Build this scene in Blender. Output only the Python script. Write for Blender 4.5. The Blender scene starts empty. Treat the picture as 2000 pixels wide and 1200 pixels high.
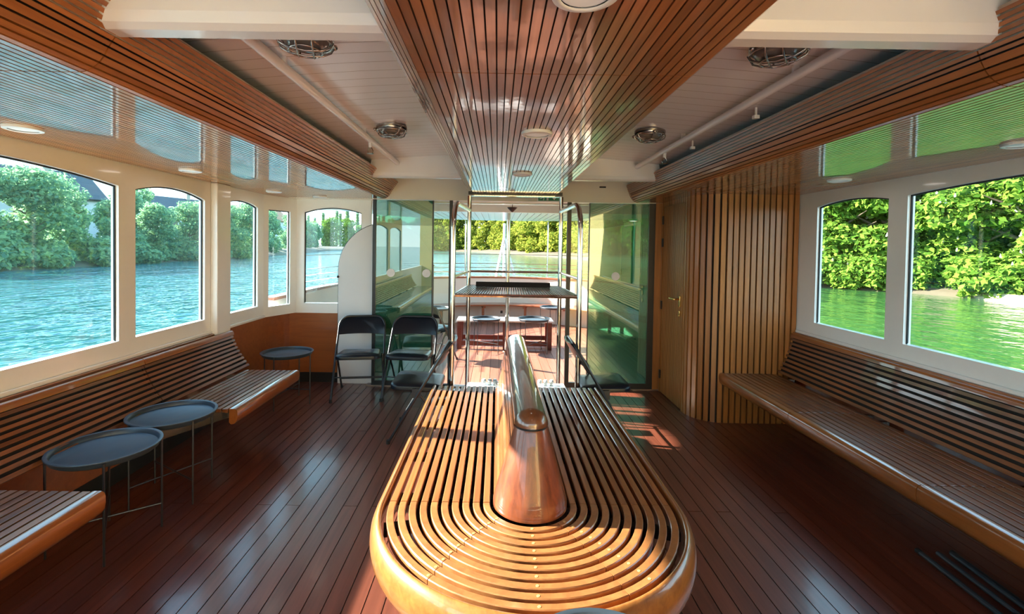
import bpy, math, random
import numpy as np
from mathutils import Vector, Matrix
PI = math.pi
R = math.radians
random.seed(7)
scene = bpy.context.scene
COL = scene.collection

# ------------------------------------------------------------------ mesh builder
class MB:
    def __init__(s): s.v = []; s.f = []; s.mi = []; s.m = 0
    def add(s, vs, fs):
        n = len(s.v); s.v += [tuple(p) for p in vs]
        s.f += [tuple(i + n for i in f) for f in fs]; s.mi += [s.m] * len(fs)
        return s
    def box(s, x0, x1, y0, y1, z0, z1):
        return s.add([(x0,y0,z0),(x1,y0,z0),(x1,y1,z0),(x0,y1,z0),(x0,y0,z1),(x1,y0,z1),(x1,y1,z1),(x0,y1,z1)],
                     [(0,3,2,1),(4,5,6,7),(0,1,5,4),(1,2,6,5),(2,3,7,6),(3,0,4,7)])
    def obox(s, c, ax, ay, az):
        c, ax, ay, az = map(Vector, (c, ax, ay, az))
        vs = [c + ax*i + ay*j + az*k for k in (-1,1) for j in (-1,1) for i in (-1,1)]
        return s.add(vs, [(0,2,3,1),(4,5,7,6),(0,1,5,4),(1,3,7,5),(3,2,6,7),(2,0,4,6)])
    def bar(s, a, b, w, t, up=(0,0,1)):
        a, b, up = Vector(a), Vector(b), Vector(up); d = (b-a); n = d.normalized()
        sx = n.cross(up).normalized(); uz = sx.cross(n)
        return s.obox((a+b)/2, d/2, sx*w/2, uz*t/2)
    def prism(s, poly, fn, d0, d1):
        """poly: 2-D outline; fn(u, w, d) -> world; extruded from d0 to d1"""
        n = len(poly)
        vs = [fn(u, w, d0) for u, w in poly] + [fn(u, w, d1) for u, w in poly]
        fs = [tuple(range(n))[::-1], tuple(range(n, 2*n))] + [(i, (i+1) % n, n+(i+1) % n, n+i) for i in range(n)]
        return s.add(vs, fs)
    def tube(s, pts, r, n=10, caps=True, closed=False):
        pts = [Vector(p) for p in pts]; m = len(pts); rr = r if isinstance(r, (list, tuple)) else [r]*m
        prev = None; rings = []
        for i, p in enumerate(pts):
            if closed: t = (pts[(i+1) % m] - pts[i-1]).normalized()
            else: t = (pts[min(i+1, m-1)] - pts[max(i-1, 0)]).normalized()
            if prev is None:
                a = Vector((0,0,1)) if abs(t.z) < .9 else Vector((1,0,0)); nx = t.cross(a).normalized()
            else:
                nx = (prev - t*prev.dot(t)).normalized()
            prev = nx; ny = t.cross(nx)
            rings.append([p + (nx*math.cos(2*PI*k/n) + ny*math.sin(2*PI*k/n))*rr[i] for k in range(n)])
        vs = [q for rg in rings for q in rg]; fs = []
        for i in range(m if closed else m-1):
            j = (i+1) % m
            for k in range(n): fs.append((i*n+k, i*n+(k+1) % n, j*n+(k+1) % n, j*n+k))
        if caps and not closed: fs += [tuple(range(n))[::-1], tuple((m-1)*n+k for k in range(n))]
        return s.add(vs, fs)
    def lathe(s, prof, c=(0,0,0), n=32, a0=0, a1=2*PI, sx=1, sy=1, cap=False):
        full = abs(a1-a0-2*PI) < 1e-6; m = n if full else n+1; k = len(prof)
        vs = []
        for i in range(m):
            a = a0+(a1-a0)*i/n
            for r, z in prof: vs.append((c[0]+r*math.cos(a)*sx, c[1]+r*math.sin(a)*sy, c[2]+z))
        fs = []
        for i in range(n):
            j = (i+1) % m
            for q in range(k-1): fs.append((i*k+q, j*k+q, j*k+q+1, i*k+q+1))
        if cap:
            if full:
                fs.append(tuple(i*k for i in range(m))[::-1]); fs.append(tuple(i*k+k-1 for i in range(m)))
        return s.add(vs, fs)
    def sweep(s, path, prof, cap=True, up=(0,0,1)):
        """path of points in the XY plane, prof = closed list of (offset to the right, z)"""
        path = [Vector(p) for p in path]; m = len(path); k = len(prof); vs = []
        for i, p in enumerate(path):
            t = (path[min(i+1, m-1)] - path[max(i-1, 0)]); t.z = 0; t.normalize(); rt = Vector((t.y, -t.x, 0))
            for o, z in prof: vs.append(p + rt*o + Vector((0,0,z)))
        fs = []
        for i in range(m-1):
            for q in range(k): fs.append((i*k+q, i*k+(q+1) % k, (i+1)*k+(q+1) % k, (i+1)*k+q))
        if cap: fs += [tuple(range(k))[::-1], tuple((m-1)*k+q for q in range(k))]
        return s.add(vs, fs)
    def ball(s, c, rx, ry=None, rz=None, n=14, m=8):
        ry = ry or rx; rz = rz or rx
        prof = [(math.sin(PI*i/m), -math.cos(PI*i/m)) for i in range(m+1)]
        vs = [(c[0]+r*rx*math.cos(2*PI*k/n), c[1]+r*ry*math.sin(2*PI*k/n), c[2]+z*rz) for k in range(n) for r, z in prof]
        q = m+1
        return s.add(vs, [(k*q+i, ((k+1) % n)*q+i, ((k+1) % n)*q+i+1, k*q+i+1) for k in range(n) for i in range(m)])
    def mesh(s, name, mats, off=(0,0,0), angle=35):
        me = bpy.data.meshes.new(name); o = Vector(off)
        me.from_pydata([tuple(Vector(p)-o) for p in s.v], [], s.f)
        for m in (mats if isinstance(mats, (list, tuple)) else [mats]): me.materials.append(m)
        me.polygons.foreach_set('material_index', s.mi)
        import bmesh
        bm = bmesh.new(); bm.from_mesh(me); bmesh.ops.recalc_face_normals(bm, faces=bm.faces); bm.to_mesh(me); bm.free()
        if angle:
            me.shade_smooth(); me.set_sharp_from_angle(angle=R(angle))
        me.update(); return me
    def build(s, name, mats, parent=None, world=False, angle=35, bevel=0):
        off = (0,0,0)
        if parent is not None and world:
            off = parent['_w'] if '_w' in parent else tuple(parent.location)
        o = bpy.data.objects.new(name, s.mesh(name, mats, off, angle)); COL.objects.link(o)
        if parent is not None:
            o.parent = parent
            if world and off != (0,0,0): o['_w'] = tuple(off)
        if bevel:
            b = o.modifiers.new('edge', 'BEVEL'); b.width = bevel; b.segments = 2; b.limit_method = 'ANGLE'; b.angle_limit = R(40)
        return o

def tag(o, label, cat, group=None, kind=None):
    if label: o['label'] = label
    if cat: o['category'] = cat
    if group: o['group'] = group
    if kind: o['kind'] = kind
    return o
def thing(name, label, cat, loc=(0,0,0), rz=0, group=None):
    o = bpy.data.objects.new(name, None); o.empty_display_size = .1; COL.objects.link(o)
    o.location = loc; o.rotation_euler = (0,0,rz); return tag(o, label, cat, group)
def struct(name, mb, mats, label=None, cat=None, **k):
    o = mb.build(name, mats, **k); o['kind'] = 'structure'
    return tag(o, label, cat)
def dup(root, loc, rz, label, group=None, scale=None, rot=None):
    def cp(o, par):
        c = o.copy(); COL.objects.link(c)
        if par is not None: c.parent = par
        for ch in KIDS.get(o.name, [q for q in o.children]): cp(ch, c)
        return c
    r = cp(root, None); r.location = loc; r.rotation_euler = rot or (0,0,rz)
    if scale: r.scale = (scale,)*3 if not isinstance(scale, tuple) else scale
    r['label'] = label
    if group: r['group'] = group
    return r
KIDS = {}

# ------------------------------------------------------------------ materials
def newmat(name):
    m = bpy.data.materials.new(name); m.use_nodes = True
    return m, m.node_tree, m.node_tree.nodes['Principled BSDF']
def N(t, typ, **k):
    n = t.nodes.new(typ)
    for a, b in k.items(): setattr(n, a, b)
    return n
def plain(name, col, rough=.4, metal=0, coat=0, coatr=.05, spec=.5, noise=0, nscale=8, bump=0):
    m, t, p = newmat(name)
    p.inputs['Base Color'].default_value = (*col, 1); p.inputs['Roughness'].default_value = rough
    p.inputs['Metallic'].default_value = metal; p.inputs['Coat Weight'].default_value = coat
    p.inputs['Coat Roughness'].default_value = coatr; p.inputs['Specular IOR Level'].default_value = spec
    tc = N(t, 'ShaderNodeTexCoord'); nz = N(t, 'ShaderNodeTexNoise'); nz.inputs['Scale'].default_value = nscale; nz.inputs['Detail'].default_value = 4
    t.links.new(tc.outputs['Object'], nz.inputs['Vector'])
    mx = N(t, 'ShaderNodeMix', data_type='RGBA'); mx.inputs[6].default_value = (*[c*(1-noise) for c in col], 1)
    mx.inputs[7].default_value = (*[min(1, c*(1+noise*.6)) for c in col], 1)
    t.links.new(nz.outputs['Fac'], mx.inputs[0]); t.links.new(mx.outputs[2], p.inputs['Base Color'])
    if bump:
        b = N(t, 'ShaderNodeBump'); b.inputs['Strength'].default_value = bump; b.inputs['Distance'].default_value = .01
        t.links.new(nz.outputs['Fac'], b.inputs['Height']); t.links.new(b.outputs['Normal'], p.inputs['Normal'])
    return m
def wood(name, c0, c1, axis='Y', rough=.35, coat=1., coatr=.04, ior=1.5, isl=.35, gscale=1., wav=0.):
    """varnished wood: grain stretched along axis, each separate slat its own tone"""
    m, t, p = newmat(name)
    tc = N(t, 'ShaderNodeTexCoord'); mp = N(t, 'ShaderNodeMapping')
    lo, hi = 1.6*gscale, 38*gscale
    sc = {'X': (lo,hi,hi), 'Y': (hi,lo,hi), 'Z': (hi,hi,lo), 'N': (hi*.5,)*3}[axis]
    mp.inputs['Scale'].default_value = sc
    geo = N(t, 'ShaderNodeNewGeometry')
    off = N(t, 'ShaderNodeVectorMath', operation='SCALE'); off.inputs[0].default_value = (3.1, 7.7, 5.3)
    t.links.new(geo.outputs['Random Per Island'], off.inputs['Scale'])
    ad = N(t, 'ShaderNodeVectorMath', operation='ADD')
    t.links.new(tc.outputs['Object'], ad.inputs[0]); t.links.new(off.outputs[0], ad.inputs[1]); t.links.new(ad.outputs[0], mp.inputs['Vector'])
    n1 = N(t, 'ShaderNodeTexNoise'); n1.inputs['Scale'].default_value = 1; n1.inputs['Detail'].default_value = 6; n1.inputs['Roughness'].default_value = .65; n1.inputs['Distortion'].default_value = .6
    t.links.new(mp.outputs[0], n1.inputs['Vector'])
    rp = N(t, 'ShaderNodeValToRGB'); rp.color_ramp.elements[0].position = .3; rp.color_ramp.elements[1].position = .72
    rp.color_ramp.elements[0].color = (*c0, 1); rp.color_ramp.elements[1].color = (*c1, 1)
    t.links.new(n1.outputs['Fac'], rp.inputs['Fac'])
    hs = N(t, 'ShaderNodeHueSaturation'); t.links.new(rp.outputs['Color'], hs.inputs['Color'])
    mr = N(t, 'ShaderNodeMapRange'); mr.inputs['To Min'].default_value = 1-isl; mr.inputs['To Max'].default_value = 1+isl
    t.links.new(geo.outputs['Random Per Island'], mr.inputs['Value']); t.links.new(mr.outputs[0], hs.inputs['Value'])
    t.links.new(hs.outputs['Color'], p.inputs['Base Color'])
    p.inputs['Roughness'].default_value = rough; p.inputs['Coat Weight'].default_value = coat
    p.inputs['Coat Roughness'].default_value = coatr; p.inputs['Coat IOR'].default_value = ior
    if wav:
        nb = N(t, 'ShaderNodeTexNoise'); nb.inputs['Scale'].default_value = 9; t.links.new(tc.outputs['Object'], nb.inputs['Vector'])
        b = N(t, 'ShaderNodeBump'); b.inputs['Strength'].default_value = wav; b.inputs['Distance'].default_value = .01
        t.links.new(nb.outputs['Fac'], b.inputs['Height']); t.links.new(b.outputs['Normal'], p.inputs['Coat Normal'])
    return m
def glass(name, tint, refl=.05, graz=.8, body=None, bodyfac=0):
    m, t, p = newmat(name); t.nodes.remove(p); out = t.nodes['Material Output']
    tr = N(t, 'ShaderNodeBsdfTransparent'); tr.inputs['Color'].default_value = (*tint, 1)
    src = tr.outputs[0]
    if body:
        d = N(t, 'ShaderNodeBsdfDiffuse'); d.inputs['Color'].default_value = (*body, 1); mb = N(t, 'ShaderNodeMixShader'); mb.inputs[0].default_value = bodyfac
        t.links.new(tr.outputs[0], mb.inputs[1]); t.links.new(d.outputs[0], mb.inputs[2]); src = mb.outputs[0]
    g = N(t, 'ShaderNodeBsdfGlossy'); g.inputs['Roughness'].default_value = .0; g.inputs['Color'].default_value = (.9,1,.97,1)
    lw = N(t, 'ShaderNodeLayerWeight'); lw.inputs['Blend'].default_value = .5
    pw = N(t, 'ShaderNodeMath', operation='POWER'); pw.inputs[1].default_value = 5; t.links.new(lw.outputs['Facing'], pw.inputs[0])
    ma = N(t, 'ShaderNodeMath', operation='MULTIPLY_ADD'); ma.inputs[1].default_value = graz; ma.inputs[2].default_value = refl; t.links.new(pw.outputs[0], ma.inputs[0])
    mx = N(t, 'ShaderNodeMixShader'); t.links.new(ma.outputs[0], mx.inputs[0]); t.links.new(src, mx.inputs[1]); t.links.new(g.outputs[0], mx.inputs[2])
    t.links.new(mx.outputs[0], out.inputs['Surface']); return m
def leafmat(name, c0, c1, trans=.45):
    m, t, p = newmat(name); t.nodes.remove(p); out = t.nodes['Material Output']
    geo = N(t, 'ShaderNodeNewGeometry'); rp = N(t, 'ShaderNodeValToRGB')
    rp.color_ramp.elements[0].color = (*c0, 1); rp.color_ramp.elements[1].color = (*c1, 1)
    t.links.new(geo.outputs['Random Per Island'], rp.inputs['Fac'])
    d = N(t, 'ShaderNodeBsdfDiffuse'); tl = N(t, 'ShaderNodeBsdfTranslucent'); mx = N(t, 'ShaderNodeMixShader'); mx.inputs[0].default_value = trans
    t.links.new(rp.outputs[0], d.inputs['Color']); t.links.new(rp.outputs[0], tl.inputs['Color'])
    t.links.new(d.outputs[0], mx.inputs[1]); t.links.new(tl.outputs[0], mx.inputs[2]); t.links.new(mx.outputs[0], out.inputs['Surface'])
    return m
def lampmat(name, col, e):
    m, t, p = newmat(name); p.inputs['Base Color'].default_value = (.8,.8,.78,1)
    p.inputs['Emission Color'].default_value = (*col, 1); p.inputs['Emission Strength'].default_value = e; return m

M = {}
M['soffit'] = wood('varnished_soffit_wood', (.28,.095,.028), (.46,.18,.058), 'Y', rough=.35, coatr=.035, ior=1.7, isl=.2, wav=.04)
M['fascia'] = wood('varnished_fascia_wood', (.28,.085,.022), (.48,.17,.044), 'Y', rough=.4, coat=.4, coatr=.12, ior=1.4, isl=.15, wav=.05)
M['inlay'] = plain('pale_inlay', (.60,.46,.36), .5)
M['panel'] = wood('varnished_ceiling_wood', (.26,.085,.03), (.44,.165,.06), 'Y', rough=.35, coatr=.07, ior=1.75, isl=.22, wav=.08)
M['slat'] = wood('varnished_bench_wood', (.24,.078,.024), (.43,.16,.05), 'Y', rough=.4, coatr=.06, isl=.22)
M['curve'] = wood('varnished_curved_slat_wood', (.25,.09,.028), (.44,.17,.054), 'N', rough=.4, coatr=.07, isl=.15)
M['nosing'] = wood('varnished_nosing_wood', (.23,.082,.02), (.39,.15,.036), 'Y', rough=.35, coatr=.05, isl=.1)
M['cone'] = wood('varnished_cone_wood', (.085,.018,.006), (.30,.07,.018), 'Z', rough=.4, coatr=.03, ior=1.4, isl=.0, gscale=.6)
M['cap'] = wood('varnished_cap_wood', (.11,.036,.013), (.22,.078,.028), 'Y', rough=.3, coatr=.03, ior=1.6, isl=.05, gscale=.5, wav=.06)
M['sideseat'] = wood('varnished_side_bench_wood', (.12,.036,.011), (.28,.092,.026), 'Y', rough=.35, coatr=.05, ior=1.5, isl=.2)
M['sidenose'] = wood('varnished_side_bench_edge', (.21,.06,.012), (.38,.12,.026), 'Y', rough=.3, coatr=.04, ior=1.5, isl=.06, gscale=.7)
M['vslat'] = wood('varnished_upright_slat_wood', (.27,.10,.022), (.48,.19,.045), 'Z', rough=.45, coat=.5, coatr=.2, ior=1.4, isl=.10)
M['wains'] = wood('varnished_panel_wood', (.24,.062,.015), (.34,.096,.022), 'X', rough=.35, coatr=.06, isl=.05, gscale=.6)
M['floor'] = wood('varnished_floor_planks', (.10,.024,.013), (.18,.048,.026), 'Y', rough=.4, coat=.7, coatr=.16, isl=.15, gscale=.8, wav=.1)
M['deck'] = wood('oiled_deck_planks', (.24,.09,.055), (.36,.15,.095), 'Y', rough=.55, coat=.15, coatr=.3, isl=.18, gscale=.8)
M['redwood'] = wood('dark_red_wood', (.11,.018,.012), (.18,.032,.02), 'X', rough=.45, coat=.4, isl=.1)
M['capwood'] = wood('bulwark_cap_wood', (.24,.07,.03), (.36,.12,.05), 'X', rough=.4, coat=.6, isl=.1)
M['groove'] = plain('dark_groove', (.012,.007,.005), .8)
M['caulk'] = plain('black_caulk', (.01,.009,.009), .7)
M['white'] = plain('white_gloss_paint', (.85,.86,.84), .3, coat=.6, coatr=.08, noise=.03, nscale=30)
M['ceil'] = plain('cream_ceiling_paint', (.86,.86,.88), .32, coat=.5, coatr=.07, noise=.04, nscale=3)
M['cream'] = plain('cream_wall_paint', (.76,.71,.60), .4, coat=.3, coatr=.15, noise=.03)
M['rear'] = plain('pale_yellow_wall', (.72,.55,.26), .5, noise=.05)
M['black'] = plain('black_frame', (.012,.012,.014), .35)
M['rubber'] = plain('black_rubber', (.012,.013,.014), .6)
M['vinyl'] = plain('black_vinyl', (.007,.011,.018), .3, spec=.35, noise=.1, nscale=60, bump=.05)
M['tubeblk'] = plain('black_enamelled_tube', (.016,.019,.024), .3, spec=.6)
M['tray'] = plain('matt_charcoal_metal', (.03,.044,.06), .38, spec=.6, noise=.12, nscale=20)
M['steel'] = plain('polished_steel', (.72,.70,.66), .09, metal=1)
M['grate'] = plain('steel_grating', (.20,.20,.20), .3, metal=1)
M['dull'] = plain('dull_chrome', (.42,.39,.36), .25, metal=1)
M['brass'] = plain('brass', (.80,.52,.18), .2, metal=1)
M['lens'] = plain('smoked_lamp_glass', (.16,.145,.13), .12, spec=.7)
M['diff'] = lampmat('lamp_diffuser', (1,.93,.83), .06)
M['green'] = plain('sign_green', (.02,.22,.11), .4)
M['signw'] = plain('sign_white', (.8,.8,.8), .4)
M['hull'] = plain('white_hull_paint', (.80,.76,.70), .4, noise=.03)
M['earth'] = plain('bank_earth', (.10,.085,.055), .9, noise=.4, nscale=.8)
M['stone'] = plain('pale_quay_stone', (.42,.36,.29), .85, noise=.25, nscale=2)
M['bark'] = plain('bark', (.09,.07,.05), .9, noise=.3, nscale=6)
M['hwall'] = plain('pale_house_wall', (.62,.64,.66), .8)
M['hroof'] = plain('dark_slate_roof', (.05,.055,.065), .8)
M['oroof'] = plain('orange_tile_roof', (.42,.20,.10), .8)
M['gwin'] = glass('window_glass', (.93,.99,1.), .03, .5, body=(.45,.85,.95), bodyfac=.05)  # faint cyan diffuse body painted in for the veil of reflections on the panes
M['gwinr'] = glass('clear_window_glass', (.97,.985,.97), .03, .5)
M['gdoor'] = glass('green_tinted_door_glass', (.26,.58,.42), .17, .5, body=(.07,.24,.15), bodyfac=.4)
M['gclear'] = glass('clear_door_glass', (.93,.98,.94), .05, .5)
M['leafA'] = leafmat('leaves_bluish_green', (.11,.26,.17), (.36,.54,.25), .6)
M['leafB'] = leafmat('leaves_fresh_green', (.055,.15,.02), (.25,.40,.06))
M['leafC'] = leafmat('leaves_yellow_green', (.10,.15,.018), (.34,.36,.06))
M['blossom'] = leafmat('white_blossom', (.7,.68,.6), (.85,.82,.75), .3)

# river surface
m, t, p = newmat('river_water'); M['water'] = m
tc = N(t, 'ShaderNodeTexCoord'); mp = N(t, 'ShaderNodeMapping'); mp.inputs['Scale'].default_value = (1.0, .6, 1)
t.links.new(tc.outputs['Object'], mp.inputs['Vector'])
w1 = N(t, 'ShaderNodeTexNoise'); w1.inputs['Scale'].default_value = 2.7; w1.inputs['Detail'].default_value = 2; w1.inputs['Roughness'].default_value = .5
t.links.new(mp.outputs[0], w1.inputs['Vector'])
b = N(t, 'ShaderNodeBump'); b.inputs['Distance'].default_value = .24
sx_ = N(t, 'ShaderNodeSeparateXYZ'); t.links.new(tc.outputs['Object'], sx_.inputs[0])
mr_ = N(t, 'ShaderNodeMapRange'); mr_.inputs['From Min'].default_value = -3; mr_.inputs['From Max'].default_value = 6; mr_.inputs['To Min'].default_value = 1.0; mr_.inputs['To Max'].default_value = .22
t.links.new(sx_.outputs['X'], mr_.inputs['Value']); t.links.new(mr_.outputs[0], b.inputs['Strength'])
w2 = N(t, 'ShaderNodeTexNoise'); w2.inputs['Scale'].default_value = .6; w2.inputs['Detail'].default_value = 1; t.links.new(mp.outputs[0], w2.inputs['Vector'])
wa = N(t, 'ShaderNodeMath', operation='MULTIPLY_ADD'); wa.inputs[1].default_value = 1.5; t.links.new(w2.outputs['Fac'], wa.inputs[0]); t.links.new(w1.outputs['Fac'], wa.inputs[2])
t.links.new(wa.outputs[0], b.inputs['Height']); t.links.new(b.outputs['Normal'], p.inputs['Normal'])
cw_ = N(t, 'ShaderNodeMix', data_type='RGBA'); cw_.inputs[6].default_value = (.018,.11,.12,1); cw_.inputs[7].default_value = (.03,.10,.028,1)  # greener on the right: tree reflections put into the base colour
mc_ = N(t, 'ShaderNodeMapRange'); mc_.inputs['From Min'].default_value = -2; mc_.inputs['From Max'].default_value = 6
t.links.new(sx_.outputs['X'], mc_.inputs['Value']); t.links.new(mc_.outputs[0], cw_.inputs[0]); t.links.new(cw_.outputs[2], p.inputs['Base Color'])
p.inputs['Base Color'].default_value = (.03,.105,.08,1); p.inputs['Roughness'].default_value = .06; p.inputs['IOR'].default_value = 1.33

# ------------------------------------------------------------------ layout numbers
XL, XR = -2.42, 2.68          # window walls
YB, YD = -1.6, 5.18           # rear end of the saloon (opened onto an added deck for fill light), door plane
ZS = 2.05                     # soffit underside
CX = .155                     # axis of the middle bench

# ------------------------------------------------------------------ floor
def planks(mb, x0, x1, y0, y1, pitch, gap, joints, z=0, t=.03, clip=None):
    k = 0; x = x0
    while x < x1-1e-6:
        ys = [y0] + [j for j in joints[k % len(joints)] if y0 < j < y1] + [y1]
        for a, b_ in zip(ys, ys[1:]):
            a2, b2 = a+.002, b_-.002
            if clip: a2, b2 = max(a2, clip(x)[0]), min(b2, clip(x)[1])
            if b2 > a2: mb.box(x+gap/2, min(x+pitch, x1)-gap/2, a2, b2, z-t, z)
        x += pitch; k += 1
mb = MB(); planks(mb, XL, XR, YB, YD+.1, .085, .005, [(2.77,), (1.0,4.5), (2.77, ), (-.8, 3.9), (1.9,), (.2,4.9)])
mb.m = 1; mb.box(XL-.1, XR+.1, YB, YD+.1, -.08, -.004)
struct('floor', mb, [M['floor'], M['caulk']], angle=0)
def stern(s):  # outline of the open deck, s from -1 (port) to 1
    a = s*PI/2
    return (.15+2.75*math.sin(a), 6.2+3.6*max(0, math.cos(a))**.8)
def sternY(x):
    q = min(1, abs((x-.15)/2.75)); return 6.2+3.6*max(0, 1-q*q)**.4
mb = MB(); planks(mb, -2.6, 2.9, YD+.1, 9.9, .11, .005, [(7.6,), (6.5,), (8.4,)], clip=lambda x: (0, min(sternY(x), sternY(x+.11))-.01))
mb.m = 1
sp = [stern(-1+2*i/40) for i in range(41)]
mb.prism([(-2.6, YD+.1)] + sp + [(2.9, YD+.1)], lambda u, w, d: (u, w, d), -.3, -.004)
struct('floor_deck', mb, [M['deck'], M['caulk']], angle=0)

# ------------------------------------------------------------------ window walls
def arch_pts(u0, u1, zs, zp, n=20):
    h = zp-zs; w = (u1-u0)/2; rad = (w*w+h*h)/(2*h); c = (u0+u1)/2; a = math.asin(min(1, w/rad))
    return [(c+rad*math.sin(-a+2*a*i/n), zp-rad+rad*math.cos(-a+2*a*i/n)) for i in range(n+1)]
def arch_wall(fn, u0, u1, z0, z1, wins, t):
    mb = MB(); edges = [u0] + [e for w in wins for e in w[:2]] + [u1]
    for i in range(0, len(edges), 2):
        if edges[i+1]-edges[i] > 1e-4:
            a, b_ = edges[i], edges[i+1]; mb.prism([(a,z0),(b_,z0),(b_,z1),(a,z1)], fn, 0, t)
    for (a, b_, zb, zs, zp) in wins:
        mb.prism([(a,z0),(b_,z0),(b_,zb),(a,zb)], fn, 0, t)
        pts = arch_pts(a, b_, zs, zp) if zp > zs+1e-4 else [(a,zs),(b_,zs)]
        for (p, q) in zip(pts, pts[1:]): mb.prism([p, q, (q[0],z1), (p[0],z1)], fn, 0, t)
    return mb
WN = [0]
def window(fn, w, t, mat, gasket=.009):
    WN[0] += 1; a, b_, zb, zs, zp = w
    top = arch_pts(a, b_, zs, zp) if zp > zs+1e-4 else [(a,zs),(b_,zs)]
    out = [(a,zb)] + top + [(b_,zb)]
    o = MB().prism(out, fn, .030, .036).build(f'window_{WN[0]}', mat, angle=0); o['kind'] = 'structure'
    cu, cz = (a+b_)/2, (zb+zp)/2
    inn = [(cu+(u-cu)*(1-2*gasket/(b_-a)), cz+(z-cz)*(1-2*gasket/(zp-zb))) for u, z in out]
    g = MB(); n = len(out)
    for i in range(n-1):
        j = (i+1) % n
        g.prism([out[i], out[j], inn[j], inn[i]], fn, .020, .0295)
    gk = g.build('window_gasket', M['rubber'], o, angle=0)
    return o
fl = lambda u, z, d: (XL-d, u, z)
fr = lambda u, z, d: (XR+d, u, z)
LW = [(-1.5,-.3,.905,1.9,1.965), (-.12,1.2,.905,1.9,1.96), (1.36,3.025,.905,1.9,1.96), (3.165,3.915,.905,1.895,1.948), (4.215,4.78,.905,1.905,1.945)]
RW = [(1.5,3.11,.95,1.93,1.965), (3.26,3.985,.95,1.922,1.957)]
struct('wall_left', arch_wall(fl, YB, 4.9, .775, 2.46, LW, .05), M['white'], angle=0)
struct('wall_right', arch_wall(fr, YB, 5.28, .83, 2.46, RW, .05), M['white'], angle=0)
for w in LW: window(fl, w, .1, M['gwin'])
for w in RW: window(fr, w, .1, M['gwinr'])
# angled corner wall and back window wall on the left
c0, c1 = Vector((XL, 4.9, 0)), Vector((-2.25, 5.3, 0)); cd = (c1-c0).normalized(); cn = Vector((-cd.y, cd.x, 0))
fc = lambda u, z, d: tuple(c0+cd*u+cn*d+Vector((0,0,z))); CLn = (c1-c0).length
CWIN = (.06, CLn-.09, .88, 1.90, 1.90)
struct('wall_corner', arch_wall(fc, 0, CLn, .775, 2.46, [CWIN], .05), M['white'], angle=0)
window(fc, CWIN, .08, M['gwin'])
fb = lambda u, z, d: (u, 5.3+d, z)
BWIN = (-2.165, -1.525, .885, 1.90, 1.955)
struct('wall_back_left', arch_wall(fb, -2.25, -1.42, .775, 2.46, [BWIN], .05), M['white'], angle=0)
window(fb, BWIN, .08, M['gwin'])
# projecting post between the second and third left window
struct('trim_1', MB().box(XL, XL+.06, 3.99, 4.19, .76, 2.05), M['white'], bevel=.006)
struct('trim_2', MB().box(XL, XL+.02, YB, 4.9, .775, .80), M['white'], bevel=.004)
struct('trim_3', MB().box(XR-.02, XR, YB, 4.2, .83, .855), M['white'], bevel=.004)
# wood panelling under the left windows
pth = [(XL+.005, YB), (XL+.005, 4.78)] + [(XL+.005+.16*(1-math.cos(a)), 4.78+.5*math.sin(a)) for a in [R(8*i) for i in range(1, 10)]] + [(XL+.165+.12, 5.285), (-1.42, 5.285)]
def strip(path, z0, z1, th):
    return MB().sweep([(x, y, 0) for x, y in path], [(0,z0),(th,z0),(th,z1),(0,z1)])
struct('wall_panelling_left', strip(pth, .11, .775, -.03), M['wains'])
struct('baseboard_left', strip([(x+.004, y-.004) for x, y in pth], 0, .11, -.03), M['black'])
struct('wall_panelling_right', MB().box(XR, XR+.03, YB, 4.22, .0, .83), M['wains'])
mb = MB(); mb.box(XL-.12, XL-.035, YB, 5.0, -.6, .775); mb.box(XR+.035, XR+.12, YB, 5.3, -.6, .83)
struct('wall_hull', mb, M['hull'], angle=0)

mb = MB(); mb.box(-3.25, XL-.11, YB, YD, .45, .55); struct('floor_bounce_ledge_left', mb, M['hull'], angle=0)  # unseen white ledge added outside to bounce sunlight up to the ceiling
mb = MB(); mb.box(XR+.11, 3.5, YB, YD, .45, .55); struct('floor_bounce_ledge_right', mb, M['hull'], angle=0)  # matching bounce ledge, added on the right
# ------------------------------------------------------------------ rear wall behind the camera (seen in the door glass)
mb = MB(); planks(mb, XL, XR, -5.0, YB-.003, .11, .005, [(-3.4,), (-2.5,), (-4.1,)]); mb.m = 1; mb.box(XL-.1, XR+.1, -5.0, YB-.003, -.3, -.004)
struct('floor_rear_bounce', mb, [plain('pale_bounce_paint', (.62,.60,.56), .5), M['caulk']], angle=0)  # made-up open deck, kept pale to bounce daylight into the saloon
mb = MB().box(XL-.1, XR+.1, -5.1, -5.0, -.3, 2.35); struct('wall_rear', mb, M['rear'], angle=0)
struct('wall_rail_left', MB().box(XL-.1, XL-.04, -5.0, YB, -.6, .9), M['hull'], angle=0)
struct('wall_rail_right', MB().box(XR+.04, XR+.1, -5.0, YB, -.6, 2.2), M['rear'], angle=0)
struct('wall_panel_right', MB().box(XR-.012, XR-.001, YB, .25, .86, 2.04), M['rear'], angle=0)
d = MB().box(XR-.04, XR-.001, .25, 1.0, .86, 2.0).build('door_1', plain('dark_door', (.05,.06,.06), .3), bevel=.005); d['kind'] = 'structure'
MB().tube([(XR-.06,.35,1.0),(XR-.06,.35,1.12)], .008).build('door_handle', M['brass'], d)

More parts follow.
